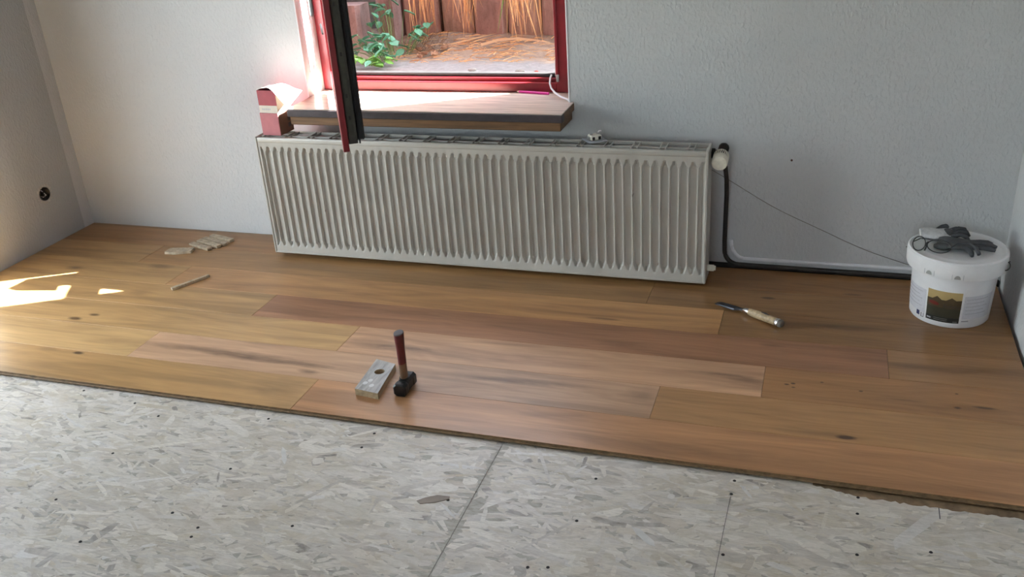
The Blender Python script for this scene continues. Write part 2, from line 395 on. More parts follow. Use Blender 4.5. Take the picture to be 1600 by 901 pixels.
marks = [  # x, y, rx, ry, dark, soft (world)
    (2.259, -1.092, .026, .009, .95, .5), (2.20, -1.09, .16, .018, .35, .8), (-.501, -.903, .030, .012, .8, .6), (-.448, -.862, .024, .010, .75, .6),
    (-.862, -.49, .045, .016, .7, .7), (-.488, -.411, .055, .028, .55, .8), (-.29, -1.132, .022, .008, .85, .5), (-.40, -.655, .06, .026, .3, .8), (-.42, -1.13, .05, .012, .3, .8),
    (1.995, -.262, .022, .008, .85, .6), (2.03, -.612, .04, .012, .45, .8), (.85, -.865, .10, .018, .65, .8), (.74, -.865, .10, .04, .45, .9),
    (.98, -.88, .22, .03, .35, .9), (1.43, -.80, .22, .02, .25, .9), (.18, -1.02, .30, .020, .55, .8), (.42, -1.04, .24, .014, .55, .9), (.60, -1.08, .04, .012, .6, .7), (.50, -1.03, .30, .02, .35, .9),
    (1.22, -1.0, .22, .016, .55, .9), (1.05, -1.03, .14, .012, .4, .9), (1.42, -.985, .18, .014, .45, .9), (1.68, -1.0, .06, .05, .4, .9), (1.90, -.825, .10, .010, .55, .8), (1.98, -.842, .08, .014, .5, .8),
    (2.555, -.877, .010, .006, .85, .6), (2.63, -.862, .03, .005, .8, .7), (2.60, -.868, .09, .014, .25, .9), (2.09, -.845, .007, .004, .9, .5), (2.108, -.836, .006, .004, .9, .5), (2.11, -.858, .007, .004, .8, .5), (2.19, -.812, .006, .004, .8, .5), (2.30, -.84, .006, .004, .8, .5), (2.56, -.80, .006, .004, .8, .5), (2.42, -.865, .05, .006, .4, .8),
    (1.46, -.53, .06, .008, .55, .7), (1.30, -.47, .20, .016, .2, .9), (2.28, -.18, .03, .008, .5, .7), (2.2, -.44, .22, .02, .3, .9), (2.5, -.66, .18, .02, .35, .9), (.1, -.30, .2, .02, .25, .9), (.9, -.30, .3, .03, .25, .9),
    (.55, -1.20, .10, .05, .3, .9), (.2, -1.22, .3, .012, .2, .9), (-.7, -.80, .2, .012, .25, .9), (-.1, -.82, .1, .02, .2, .9),
]
seed = 1
for r, (joints, tones) in enumerate(rows):
    y0, y1 = Y0+r*PW, Y0+(r+1)*PW
    xe = [XA]+joints+[XB]
    for i in range(len(xe)-1):
        a, b_ = xe[i]+.0004, xe[i+1]-.0004
        cx, cy = (a+b_)/2, (y0+y1)/2
        mk = [(mx-cx, my-cy, rx, ry, dk, so_) for (mx, my, rx, ry, dk, so_) in marks if a-.02 < mx < b_+.02 and y0 <= my < y1]
        mt = plank_mat('oak_plank_%d' % seed, tones[i], seed, mk)
        mb = MB(); mb.box((a, y0+.0004, OSBZ+.0009), (b_, y1-.0004, 0), .0006)
        p = mb.build('plank', [mt, M_PLANKEDGE], parent=None, origin=(cx, cy, 0))
        for pl in p.data.polygons:
            if pl.center.z < -.0025: pl.material_index = 1
        p.parent = par; p['_w'] = (cx, cy, 0)
        if r == 0:
            MB().box((a, y0-.006, -.0105), (b_, y0+.002, -.0065), .0008).build('tongue', M_PLANKEDGE, parent=p)
        seed += 1
mt = plank_mat('oak_plank_last', (.33, .195, .09), 40, [])
p = MB().box((XA, Y0+7*PW+.0004, OSBZ+.0009), (1.74, -.002, 0), .001).build('plank', mt, origin=(.28, -.01, 0)); p.parent = par

# ------------------------------------------------------------------ window
W1 = structure('window_1', (.66, .14, .626)); W1['label'] = 'red-framed window with its sash swung open into the room'
FZ0, FZ1, FY0, FY1 = .628, 1.80, .14, .215
def wpart(name, mat, *boxes, bev=.002, parent=W1):
    m_ = MB()
    for c0, c1 in boxes: m_.box(c0, c1, bev)
    return m_.build(name, mat, parent=parent)
wpart('frame_jamb', M_RED, ((1.131, FY0, FZ0), (1.222, FY1, FZ1)))
wpart('frame_jamb', M_RED, ((.105, FY0, FZ0), (.190, FY1, FZ1)))
wpart('frame_bead', M_RED, ((1.196, FY0-.016, FZ0), (1.222, FY0, FZ1)))
wpart('frame_bead', M_RED, ((1.131, FY0-.008, FZ0+.055), (1.142, FY0, FZ1)))
wpart('frame_head', M_RED, ((.190, FY0, 1.715), (1.131, FY1, FZ1)))
wpart('frame_rail', M_RED, ((.190, FY0, FZ0), (1.131, FY1, .664)), ((.190, FY0+.026, .664), (1.131, FY1, .678)))
wpart('rail_gasket', M_RUBBER, ((.190, FY0+.045, .678), (1.131, FY1, .692)), bev=.003)
wpart('latch_plate', M_STEEL, ((1.1255, FY0+.004, .690), (1.131, FY0+.026, .755)), bev=.001)
wpart('latch_plate', M_STEEL, ((1.133, FY0-.011, .672), (1.144, FY0-.004, .700)), ((1.133, FY0-.013, .684), (1.140, FY0-.009, .692)), bev=.001)
wpart('outer_sill', plain('grey_outer_sill', (.45, .45, .46), .5, .0, var=.15), ((.107, FY1, .628), (1.220, .27, .660)), bev=.003)
# inner sill: pale board with dark edge on an older brown board
sb = wpart('sill_board', M_SILLTOP, ((.107, -.178, .6235), (1.236, FY0, .6275)), bev=.0008)
MB().box((.107, -.184, .596), (1.238, -.150, .6235), .002).build('sill_edge', M_SILLEDGE, parent=W1)
MB().box((.108, -.150, .596), (1.236, FY0, .6235), .001).build('sill_core', M_SILLLOW, parent=W1)
MB().box((.108, -.168, .560), (1.228, -.001, .596), .003).build('sill_underboard', M_SILLLOW, parent=W1)
MB().box((.110, -.001, .588), (1.218, FY0, .596)).build('sill_bed', M_WALLW, parent=W1)
# sash swung inwards, almost edge-on to the viewer
AL = math.radians(60.0); Hs = Vector((.172, .088, 0)); Us = Vector((math.cos(AL), -math.sin(AL), 0)); Es = Vector((math.sin(AL), math.cos(AL), 0))
SM = Matrix(((Us.x, Es.x, 0, Hs.x), (Us.y, Es.y, 0, Hs.y), (0, 0, 1, 0), (0, 0, 0, 1)))   # (u, w, z) -> world
SB, ST, SW = .657, 1.735, 1.02
def sbox(name, mat, *boxes, bev=.002, parent=None):
    m_ = MB()
    for c0, c1 in boxes: m_.box(c0, c1, bev, SM)
    return m_.build(name, mat, parent=parent)
sash = sbox('sash', M_REDLIP, ((0, 0, SB), (.075, .020, ST)), ((SW-.075, 0, SB), (SW, .020, ST)), ((.075, 0, SB), (SW-.075, .020, SB+.075)), ((.075, 0, ST-.075), (SW-.075, .020, ST)), parent=W1)
sbox('sash_core', M_SASHEDGE, ((.014, .020, SB+.020), (.075, .050, ST-.016)), ((SW-.075, .020, SB+.020), (SW-.016, .050, ST-.016)), ((.075, .020, SB+.020), (SW-.075, .050, SB+.085)), ((.075, .020, ST-.085), (SW-.075, .050, ST-.016)), parent=sash)
sbox('sash_gasket', M_RUBBER, ((.02, .050, SB+.030), (.075, .074, ST-.02)), ((SW-.075, .050, SB+.030), (SW-.024, .074, ST-.02)), ((.075, .050, SB+.030), (SW-.075, .074, SB+.085)), ((.075, .050, ST-.085), (SW-.075, .074, ST-.02)),
     ((SW-.024, .053, SB+.018), (SW-.014, .059, ST-.02)), ((SW-.024, .066, SB+.030), (SW-.016, .072, ST-.02)), bev=.003, parent=sash)
sbox('lock_strip', plain('olive_metal', (.045, .042, .03), .5, .3, var=.3), ((SW-.016, .026, SB+.05), (SW-.014, .042, ST-.05)), bev=.0005, parent=sash)
m_ = MB()
for zz in (SB+.10, SB+.17, SB+.30, SB+.45): m_.box((SW-.014, .031, zz), (SW-.0125, .037, zz+.012), .0004, SM)
m_.build('lock_slots', M_BLACK, parent=sash)
sbox('glass_pane', M_GLASS, ((.070, .030, SB+.07), (SW-.070, .034, ST-.07)), bev=0, parent=sash)
m_ = MB()
m_.box((SW-.052, -.006, 1.16), (SW-.024, 0, 1.23), .002, SM); m_.cyl(SM @ Vector((SW-.038, -.03, 1.195)), SM @ Vector((SW-.038, 0, 1.195)), .009)
m_.box((SW-.046, -.042, 1.08), (SW-.030, -.028, 1.205), .004, SM); m_.build('sash_handle', M_STEEL, parent=sash)
for zz in (.78, 1.55):
    MB().cyl((.176, .118, zz-.03), (.176, .118, zz+.03), .008, seg=12).build('hinge', M_STEEL, parent=W1)
MB().cyl(SM @ Vector((SW-.01, -.012, 1.03)), SM @ Vector((SW-.10, -.014, 1.045)), .003, seg=8).build('stay_hook', M_STEEL, parent=sash)
# plaster bead on the window corner
tb = MB().box((1.216, -.003, .597), (1.2215, .001, 1.80), .001).build('trim_1', M_CORD, origin=(1.219, 0, .6)); tag(tb, kind='structure')
tb = MB().box((.1055, -.003, .63), (.111, .001, 1.80), .001).build('trim_2', M_CORD, origin=(.108, 0, .6)); tag(tb, kind='structure')

# ------------------------------------------------------------------ radiator
RX0, RX1, RYF, RYB, RZ0, RZ1 = -.033, 1.766, -.223, -.122, .018, .520
rad = thing('radiator', ((RX0+RX1)/2, (RYF+RYB)/2, RZ0), 'long cream ribbed panel radiator mounted low under the window', 'radiator')
PIT = 1/30
def prof(x, z):
    if x < -.5*PIT or x > 52.5*PIT: return 0
    u = (x/PIT + .5) % 1.0 - .5; a = abs(u)
    e = min(z-.047, .486-z)            # distance from the rib ends
    if e <= 0: return 0
    wdt = .03 + .45*max(0, 1-e/.034)   # the trough closes to a point at both ends
    s_ = min(1, max(0, (a-wdt)/.12)); return .0105*s_*s_*(3-2*s_)
xsn = [RX0+.006]
for i in range(-1, 53):
    for q_ in (-.45, -.3, -.17, -.12, -.08, -.045, -.015, .015, .045, .08, .12, .17, .3, .45):
        x = (i+q_)*PIT
        if RX0+.008 < x < RX1-.008: xsn.append(x)
xsn.append(RX1-.006)
zsn = [RZ0+.006, .030, .046, .052, .058, .064, .070, .078, .088, .16, .27, .38, .445, .455, .463, .469, .475, .481, .487, .500]
m_ = MB(); vs = [[m_.bm.verts.new((x, RYF+prof(x, z), z)) for z in zsn] for x in xsn]
for i in range(len(xsn)-1):
    for j in range(len(zsn)-1): m_.bm.faces.new((vs[i][j], vs[i+1][j], vs[i+1][j+1], vs[i][j+1]))
m_.build('front_panel', M_RAD, parent=rad, smooth=True)
MB().box((RX0+.004, RYF+.0125, RZ0+.012), (RX1-.004, RYF+.017, .50)).build('panel_back', M_RADIN, parent=rad)
MB().box((RX0+.004, RYB-.014, RZ0), (RX1-.004, RYB, .505), .003).build('rear_panel', M_RAD, parent=rad)
MB().box((RX0+.004, RYF+.024, .465), (RX1-.004, RYB-.016, .470)).build('convector', M_RADIN, parent=rad)
m_ = MB(); m_.box((RX0+.003, RYF-.002, RZ0), (RX1-.003, RYF+.010, RZ0+.010), .003); m_.build('bottom_edge', M_RAD, parent=rad)
for xa, xb in ((RX0-.002, RX0+.007), (RX1-.008, RX1+.002)):
    MB().box((xa, RYF-.003, RZ0), (xb, RYB, RZ1+.002), .0025).build('side_cover', M_RAD, parent=rad)
MB().box((RX0+.006, RYF-.003, .499), (RX1-.006, RYF+.014, RZ1), .005, seg=3).build('grille_front_rail', M_RAD, parent=rad, smooth=True)
MB().box((RX0+.006, RYF+.036, RZ1-.009), (RX1-.006, RYF+.040, RZ1-.001), .0008).build('grille_mid_rail', M_RAD, parent=rad)
MB().box((RX0+.006, RYB-.006, RZ1-.012), (RX1-.006, RYB, RZ1), .0015).build('grille_back_rail', M_RAD, parent=rad)
gb = None
for k in range(18):
    for s_ in (0, .021):
        x = RX1-.052-.1*k-s_
        if x < RX0+.01: continue
        if gb is None:
            gb = MB().box((x-.0016, RYF+.013, RZ1-.010), (x+.0016, RYB-.004, RZ1+.0005), .0006).build('grille_bar', M_RAD, parent=rad, ); x_first = x
        else:
            c_ = gb.copy(); C.objects.link(c_); c_.location.x = x-x_first
for x in (.15, 1.55):
    MB().box((x, RYB-.004, .10), (x+.04, .001, .42), .002).build('wall_bracket', M_STEEL, parent=rad)
# thermostat valve on the right end
m_ = MB(); m_.cyl((RX1-.004, -.135, .487), (1.80, -.135, .487), .013, seg=14); m_.cyl((RX1, -.135, .487), (RX1+.014, -.135, .487), .019, seg=6)
m_.cyl((1.803, -.10, .487), (1.803, -.152, .487), .016, seg=14); m_.cyl((1.803, -.118, .50), (1.803, -.118, .455), .014, seg=14); m_.sphere((1.806, -.105, .498), .020, seg=10)
m_.build('valve_body', plain('blackened_brass', (.035, .028, .024), .5, .6, var=.5), parent=rad, smooth=True)
ax = Matrix.Translation((1.803, -.145, .484)) @ Matrix.Rotation(math.radians(98), 4, 'X')
th = MB().lathe([(.018, 0), (.0255, .001), (.0255, .004), (.0236, .0045), (.0236, .031), (.0255, .0315), (.0275, .034), (.0275, .062), (.0245, .066), (.022, .0665), (0, .067)], seg=40, mtx=ax).build('thermostat_head', M_CREAM, parent=rad, smooth=True)
MB().lathe([(.0236, .0047), (.0241, .0049), (.0241, .0308), (.0236, .0310)], seg=40, mtx=ax).build('grip_slot_shade', M_BLACK, parent=th, smooth=True)  # black ring paints the slots between the ribs dark, for contrast
for k in range(24):
    a = 2*math.pi*k/24
    MB().box((.0235, -.0016, .004), (.0276, .0016, .032), .0004, ax @ Matrix.Rotation(a, 4, 'Z')).build('grip_rib', M_CREAM, parent=th)
m_ = MB(); m_.cyl((RX1, -.172, .062), (RX1+.026, -.172, .062), .013, seg=6); m_.cyl((RX1+.02, -.172, .062), (RX1+.032, -.172, .062), .009, seg=10); m_.build('drain_plug', M_CREAM, parent=rad)

# heating pipe running down from the valve and along the wall base
pp = [(1.806, -.112, .46), (1.812, -.085, .42), (1.814, -.045, .36), (1.814, -.026, .30), (1.813, -.022, .20), (1.812, -.020, .11), (1.813, -.018, .07)]
for k in range(1, 9):
    a = math.pi/2*k/8; pp.append((1.813+.055*(1-math.cos(a)), -.018+.004*a, .07-.058*math.sin(a)))
pp += [(2.1, -.011, .010), (2.4, -.011, .010), (2.765, -.011, .011)]
hp = MB().tube(pp, .0085, 10).build('heating_pipe', M_PIPE, origin=(1.813, -.02, 0), smooth=True)
tag(hp, 'thin black iron pipe dropping from the radiator valve to the wall base', 'pipe')
# painted plaster lip above the pipe
pts = [(1.835, -.004, .11)] + [(1.835+.05*(1-math.cos(a)), -.004, .11-.075*math.sin(a)) for a in (.3, .6, .9, 1.2, 1.57)] + [(2.0, -.003, .034), (2.3, -.003, .036), (2.765, -.003, .037)]
lp = MB().tube(pts, .007, 8).build('plaster_lip', M_CORD, parent=wb, smooth=True)
m_ = MB().box((1.745, -.004, -.012), (XR-.002, -.0005, .013), .001); m_.build('gap_shade_strip', M_BLACK, parent=wb)  # black strip paints in the dark of the gap along the wall base
m_ = MB(); m_.sphere((2.036, -.001, .429), .006, (.7, .3, .7), 10); m_.build('rusty_spot', plain('rust_spot', (.14, .07, .05), .8), parent=wb)
# thin wire on the wall
wp = []
for k in range(25):
    u = k/24; wp.append((1.752+.715*u, -.004-.003*math.sin(9*u), .385-.335*u-.03*math.sin(math.pi*u)+.002*math.sin(14*u)))
wi = MB().tube(wp, .0014, 5).build('wire', plain('grey_brown_wire', (.22, .19, .17), .6), origin=(1.752, 0, .385)); tag(wi, 'thin loose wire running down the wall from radiator to bucket', 'wire')
# white cord at the window corner
cp = [(1.116, .128, .700), (1.113, .118, .690), (1.114, .105, .672), (1.122, .094, .656), (1.140, .075, .645), (1.175, .035, .638), (1.212, .004, .635), (1.2225, -.006, .628), (1.228, -.0085, .600)]
co = MB().tube(cp, .0036, 8).build('cord', M_CORD, origin=(1.2, .01, .63), smooth=True); tag(co, 'white cord looped from the window latch to the sill corner', 'cord')
# magenta pencil on sill
a_, b_ = Vector((.968, .130, .6325)), Vector((1.109, .104, .6325)); dv = (b_-a_).normalized()
pc = thing('pencil', (1.04, .117, .6275), 'magenta pencil lying on the window sill', 'pencil')
MB().cyl(a_+dv*.012, b_, .0050, seg=6).build('barrel', M_PINK, parent=pc)
MB().cyl(a_+dv*.012, a_+dv*.003, .0050, .0018, seg=10).build('sharpened_tip', wood_mat('pencil_wood', (.55, .32, .2)), parent=pc)
MB().cyl(a_+dv*.0032, a_, .0018, .0005, seg=8).build('lead', M_INK, parent=pc)

# switch insert lying on the radiator
SI = thing('switch_insert', (1.345, -.135, .5225), 'small cream wall-switch insert without cover lying on top of the radiator', 'switch')
mt_ = Matrix.Translation((1.345, -.135, .5225)) @ Matrix.Rotation(math.radians(38), 4, 'Z')
MB().box((-.036, -.036, 0), (.036, .036, .0035), .001, mt_).build('mounting_plate', plain('pale_metal_plate', (.55, .57, .62), .35, .5), parent=SI)
MB().box((-.021, -.019, .0035), (.021, .019, .022), .004, mt_).build('mechanism', M_CREAM, parent=SI)
for sx in (-1, 1):
    MB().box((sx*.012-.005, -.021, .006), (sx*.012+.005, -.018, .018), .001, mt_).build('terminal', M_BLACK, parent=SI)
    MB().cyl(mt_ @ Vector((sx*.012, 0, .020)), mt_ @ Vector((sx*.012, 0, .026)), .0055, seg=12).build('clamp_screw', M_CHROME, parent=SI)
    MB().box((sx*.024-.003, -.010, .0035), (sx*.024+.003, .010, .017), .001, mt_).build('claw', M_STEEL, parent=SI)
MB().tube([mt_ @ Vector(p_) for p_ in ((.016, .008, .022), (.024, .010, .029), (.030, .005, .030))], .003, 6).build('wire_stub', M_CORD, parent=SI)

# wall box in the left wall
sk = thing('socket_box', (XL, -.238, .229), 'open round wiring box sunk into the grey left wall', 'wall box')
axl = Matrix.Translation((XL-.055, -.238, .229)) @ Matrix.Rotation(math.radians(90), 4, 'Y')
MB().lathe([(0, 0), (.0305, 0), (.0305, .0565), (.0285, .0565), (.0285, .002), (0, .002)], seg=28, mtx=axl).build('cup', plain('dark_box_plastic', (.045, .040, .034), .7, var=.4), parent=sk)
for k, (dy, dz) in enumerate([(-.012, .008), (.004, -.006), (.012, .012)]):
    MB().tube([(XL-.052, -.238+dy*.3, .229+dz*.3), (XL-.03, -.238+dy, .229+dz), (XL-.012, -.238+dy*1.4, .229-dz), (XL-.008, -.238-dy*.6, .229-.014)], .0025, 6).build('wire_end', [plain('grey_wire', (.2, .19, .18), .5), M_PIPE, M_CORD][k], parent=sk)
m_ = MB()
for k in range(16):
    a = 2*math.pi*k/16+random.uniform(-.1, .1); r_ = random.uniform(.036, .041)
    m_.sphere((XL+.0003, -.238+r_*math.cos(a), .229+r_*math.sin(a)), .006, (.25, random.uniform(.8, 1.3), random.uniform(.7, 1.4)), 8)
m_.build('plaster_rim', plain('rough_plaster', (.46, .45, .42), .9, var=.2), parent=sk)

# ------------------------------------------------------------------ boxes on the radiator
def carton(name, origin, rot, sz, label, cat='box'):
    o = thing(name, origin, label, cat); return o, Matrix.Translation(origin) @ Matrix.Rotation(rot, 4, 'Z')
b1, bm1 = carton('carton', (.034, -.150, .5225), math.radians(-3), None, 'small faded red carton standing on the radiator, under the opened one')
MB().box((-.043, -.048, 0), (.043, .048, .090), .0012, bm1).build('carton_body', M_CARD_P, parent=b1)
MB().box((.0432, -.046, .002), (.0438, .046, .088), 0, bm1).build('side_print', M_CARD_B, parent=b1)
for zz in (.03, .055): MB().box((.0438, .012, zz-.010), (.0443, .030, zz+.008), 0, bm1).build('print_mark', M_INK, parent=b1)
b2, _ = carton('opened_carton', (.036, -.148, .6130), math.radians(-2), None, 'opened red and white carton with a white flap, on the lower red box')
bm2 = Matrix.Translation((.036, -.148, .6130)) @ Matrix.Rotation(math.radians(-3), 4, 'Z')
hw, hd, hh = .042, .047, .090; th_ = .0016
MB().box((-hw, -hd, .030), (hw, -hd+th_, hh), 0, bm2).build('front_panel', M_CARD_R, parent=b2)
MB().box((-hw, -hd, 0), (hw, -hd+th_, .030), 0, bm2).build('white_band', M_PAPER, parent=b2)
MB().box((-hw, hd-th_, 0), (hw, hd, hh), 0, bm2).build('back_panel', M_CARD_R, parent=b2)
MB().box((-hw, -hd+th_, 0), (-hw+th_, hd-th_, hh), 0, bm2).build('side_panel', M_CARD_R, parent=b2)
MB().box((hw-th_, -hd+th_, 0), (hw, hd-th_, hh), 0, bm2).build('side_panel', M_PAPER, parent=b2)
MB().box((-hw+th_, -hd+th_, 0), (hw-th_, hd-th_, th_), 0, bm2).build('bottom', M_CARD_B, parent=b2)
for k in range(5): MB().box((-.030+k*.0085, -hd-.0004, .012), (-.025+k*.0085, -hd, .018), 0, bm2).build('print_mark', M_INKGREY, parent=b2)
def flap(u, v):   # lid bent over towards the right, tip hanging down at the front
    x = -.044 + .150*u; y = -.046 + .094*v
    z = hh + .003 + .010*math.sin(math.pi*min(1, u*1.3)) - .105*max(0, u-.40)**1.25*(1.15-.75*v) - .010*v*(1-u)
    y -= .030*max(0, u-.35)*(1-v)
    return bm2 @ Vector((x, y, z))
MB().grid(flap, 14, 6, .0014).build('flap', M_CARD_W, parent=b2, smooth=True)

# ------------------------------------------------------------------ tools on the floor
hm = thing('club_hammer', (.962, -1.118, 0), 'club hammer standing on its black head with a red handle upright', 'hammer')
HM = Matrix.Translation((.962, -1.118, 0)) @ Matrix.Rotation(math.radians(1), 4, 'Z')
M_IRON = plain('black_forged_iron', (.028, .028, .028), .42, .55, var=.4, vscale=50, bmp=.3, bscale=90)
m_ = MB()
prf = [(-.045, .0175), (-.041, .0215), (-.024, .0215), (-.017, .0195), (.017, .0195), (.024, .0215), (.041, .0215), (.045, .0175)]
rings = []
for y, h in prf:
    c_ = h*.38; zc = .0225
    poly = [(-h, -h+c_), (-h+c_, -h), (h-c_, -h), (h, -h+c_), (h, h-c_), (h-c_, h), (-h+c_, h), (-h, h-c_)]
    rings.append([m_.bm.verts.new(HM @ Vector((a, y, zc+b_))) for a, b_ in poly])
for i in range(len(rings)-1):
    for k in range(8): m_.bm.faces.new((rings[i][k], rings[i][(k+1) % 8], rings[i+1][(k+1) % 8], rings[i+1][k]))
m_.bm.faces.new(rings[0][::-1]); m_.bm.faces.new(rings[-1]); m_.build('head', M_IRON, parent=hm)
def oval(pf):
    m2 = MB(); rg = []
    for z, a, b_ in pf: rg.append([m2.bm.verts.new(HM @ Vector((a*math.cos(2*math.pi*k/20), b_*math.sin(2*math.pi*k/20), z))) for k in range(20)])
    for i in range(len(rg)-1):
        for k in range(20): m2.bm.faces.new((rg[i][k], rg[i][(k+1) % 20], rg[i+1][(k+1) % 20], rg[i+1][k]))
    m2.bm.faces.new(rg[0][::-1]); m2.bm.faces.new(rg[-1]); return m2
oval([(.044, .0125, .0165), (.054, .0120, .0155), (.080, .0118, .0150), (.098, .0120, .0155)]).build('bare_handle', wood_mat('worn_ash', (.18, .10, .055), 3, stretch=(40, 40, 4)), parent=hm, smooth=True)
oval([(.098, .0121, .0156), (.120, .0122, .0155), (.150, .0128, .0165), (.180, .0142, .0185), (.199, .0150, .0195)]).build('red_handle', plain('worn_red_paint', (.10, .009, .010), .4, var=.4, vscale=35), parent=hm, smooth=True)
oval([(.199, .0150, .0195), (.2025, .0145, .019), (.204, .0125, .017)]).build('handle_end', plain('grimy_handle_end', (.11, .10, .10), .6), parent=hm, smooth=True)
oval([(.044, .0150, .0190), (.048, .0145, .0185), (.0485, .0126, .0166)]).build('collar', M_IRON, parent=hm, smooth=True)

TB_ = thing('tapping_block', (.852, -1.09, 0), 'pale grey wooden tapping block with a hole, beside the hammer', 'wood block')
tb = MB().prism([(.818, -1.178), (.902, -1.190), (.880, -1.010), (.804, -.992)], .0005, .0225).build('block', [wood_mat('grey_weathered_wood', (.40, .385, .36), 8, stretch=(25, 4, 25)), wood_mat('pale_beech', (.40, .31, .19), 9, stretch=(25, 4, 25))], parent=TB_)
cut(tb, MB().cyl((.850, -1.066, -.01), (.850, -1.066, .05), .0165, seg=24))
for pl in tb.data.polygons: pl.material_index = 0 if pl.normal.z > .9 else 1
for p_ in ((.836, -1.14), (.862, -1.15), (.845, -1.122)):
    MB().sphere((p_[0], p_[1], .0226), .008, (1, 1.2, .06), 10).build('paint_dab', plain('pale_paint_dab', (.62, .62, .60), .6), parent=TB_)

CH = thing('chisel', (1.94, -.41, 0), 'wooden-handled chisel with dark blade lying on the planks', 'chisel')
a_, b_ = Vector((1.823, -.334, 0)), Vector((2.058, -.487, 0)); dv = (b_-a_).normalized(); sd = Vector((-dv.y, dv.x, 0))
def cm(s_, w_, z): return a_+dv*s_+sd*w_+Vector((0, 0, z))
m_ = MB(); rg = []
for s_, w0_, w1_, z0, z1 in [(0, -.012, .006, .001, .002), (.012, -.0155, .0125, .002, .005), (.085, -.0155, .0125, .007, .012), (.105, -.006, .005, .010, .016), (.122, -.0045, .0045, .011, .019)]:
    rg.append([m_.bm.verts.new(cm(s_, *q_)) for q_ in ((w0_, z0), (w1_, z0), (w1_*.8, z1), (w0_*.8, z1))])
for i in range(len(rg)-1):
    for k in range(4): m_.bm.faces.new((rg[i][k], rg[i][(k+1) % 4], rg[i+1][(k+1) % 4], rg[i+1][k]))
m_.bm.faces.new(rg[0][::-1]); m_.bm.faces.new(rg[-1]); m_.build('blade', plain('dark_blade_steel', (.06, .06, .07), .4, .6, var=.3), parent=CH)
MB().tube([cm(.118, 0, .0145), cm(.128, 0, .0145), cm(.142, 0, .0150)], [.0065, .0095, .0105], 16).build('ferrule', M_CHROME, parent=CH, smooth=True)
MB().tube([cm(s_, 0, .0155) for s_ in (.142, .150, .175, .205, .235, .252)], [.0115, .0132, .0142, .0135, .0128, .0130], 18).build('handle', wood_mat('pale_worn_handle', (.50, .37, .22), 6, stretch=(30, 30, 30)), parent=CH, smooth=True)
MB().tube([cm(s_, 0, .0152) for s_ in (.252, .254, .264, .265)], [.0135, .0148, .0148, .0135], 18).build('hoop', M_CHROME, parent=CH, smooth=True)
MB().tube([cm(s_, 0, .0155) for s_ in (.265, .272, .277)], [.0135, .0138, .011], 18).build('striking_end', plain('grey_handle_end', (.20, .175, .15), .6), parent=CH, smooth=True)
MB().tube([cm(.190, .003, .0282), cm(.205, .003, .0282), cm(.222, .003, .0270)], [.002, .0042, .002], 8).build('handle_sticker', M_INK, parent=CH)

M_SPACER = wood_mat('pale_offcut_wood', (.52, .42, .29), 11, stretch=(20, 20, 8))
M_SPACER2 = wood_mat('greyish_offcut_wood', (.46, .37, .26), 13, stretch=(20, 20, 8))
def offcut(poly, z0, h, label, mat, grp='wood offcuts on the planks', name='wood_offcut'):
    cx = sum(p_[0] for p_ in poly)/len(poly); cy = sum(p_[1] for p_ in poly)/len(poly)
    m2 = MB().prism(poly, z0, z0+h); bmesh.ops.bevel(m2.bm, geom=m2.bm.edges[:], offset=.0008, segments=1, affect='EDGES')
    return tag(m2.build(name, mat, origin=(cx, cy, z0)), label, 'offcut', grp)
dv = Vector((.075, .144, 0)).normalized(); sd = Vector((-dv.y, dv.x, 0)); a_ = Vector((-.279, -.612, 0)); L_ = .163
st = offcut([tuple((a_+dv*s_+sd*w_)[:2]) for s_, w_ in ((0, -.008), (L_, -.006), (L_, .006), (0, .008))], 0.0002, .011, 'narrow wooden stick lying alone on the planks', M_SPACER, None, 'wood_stick')
offcut([(-.553, -.292), (-.50, -.288), (-.437, -.262), (-.446, -.222), (-.50, -.236), (-.553, -.246)], .0002, .012, 'single flat wood offcut left of the row of offcuts', M_SPACER2)
for k, lab in enumerate(('wood offcut at the front of the row near the wall', 'second wood offcut from the front of the row', 'third wood offcut from the front of the row', 'wood offcut at the back of the row, nearest the wall')):
    o_ = Vector((-.500+.012*k+(.006 if k % 2 else 0), -.170+.031*k, 0)); d_ = Vector((.143, -.050+.004*k, 0)).normalized(); s2 = Vector((-d_.y, d_.x, 0)); L_ = .135+.008*(k % 3)
    offcut([tuple((o_+d_*s_+s2*w_)[:2]) for s_, w_ in ((0, -.013), (L_*.6, -.0138), (L_, -.0125), (L_, .012), (L_*.4, .0132), (0, .0128))], .0002, .011+.002*(k % 2), lab, M_SPACER if k % 2 else M_SPACER2)

# ------------------------------------------------------------------ bucket
BX, BY = 2.583, -.262
bk = thing('bucket', (BX, BY, 0), 'white plastic bucket with lid and picture label in the right corner', 'bucket')
body = MB().lathe([(.112, 0), (.1195, .001), (.1228, .006), (.1255, .06), (.1302, .165), (.1318, .20), (.1318, .222), (.128, .222), (.126, .19), (.118, .012), (0, .012)], (BX, BY, 0), 72).build('pail', M_WHITEP, parent=bk, smooth=True)
lid = MB().lathe([(.1330, .180), (.1490, .181), (.1510, .188), (.1525, .225), (.1515, .236), (.1470, .240), (.1440, .2395), (.1405, .234), (.1380, .233), (.110, .2335), (.106, .235), (.100, .2335), (0, .2335)], (BX, BY, 0), 72).build('lid', M_LID, parent=bk, smooth=True)
def radz(z): return .1228 + (.1318-.1228)*z/.20
AC = math.radians(-4.5)+math.atan2(-3.3684-BY, 2.1374-BX)     # direction from bucket to the viewer's side
def patch(name, a0, a1, z0, z1, mat, off, parent, r=None, nu=14):
    def fn(u, v):
        a = a0+(a1-a0)*u; z = z0+(z1-z0)*v; rr = (r or radz(z))+off
        return (BX+rr*math.cos(a), BY+rr*math.sin(a), z)
    return MB().grid(fn, nu, 3, .0004).build(name, mat, parent=parent, smooth=True)
def dg(x): return math.radians(x)
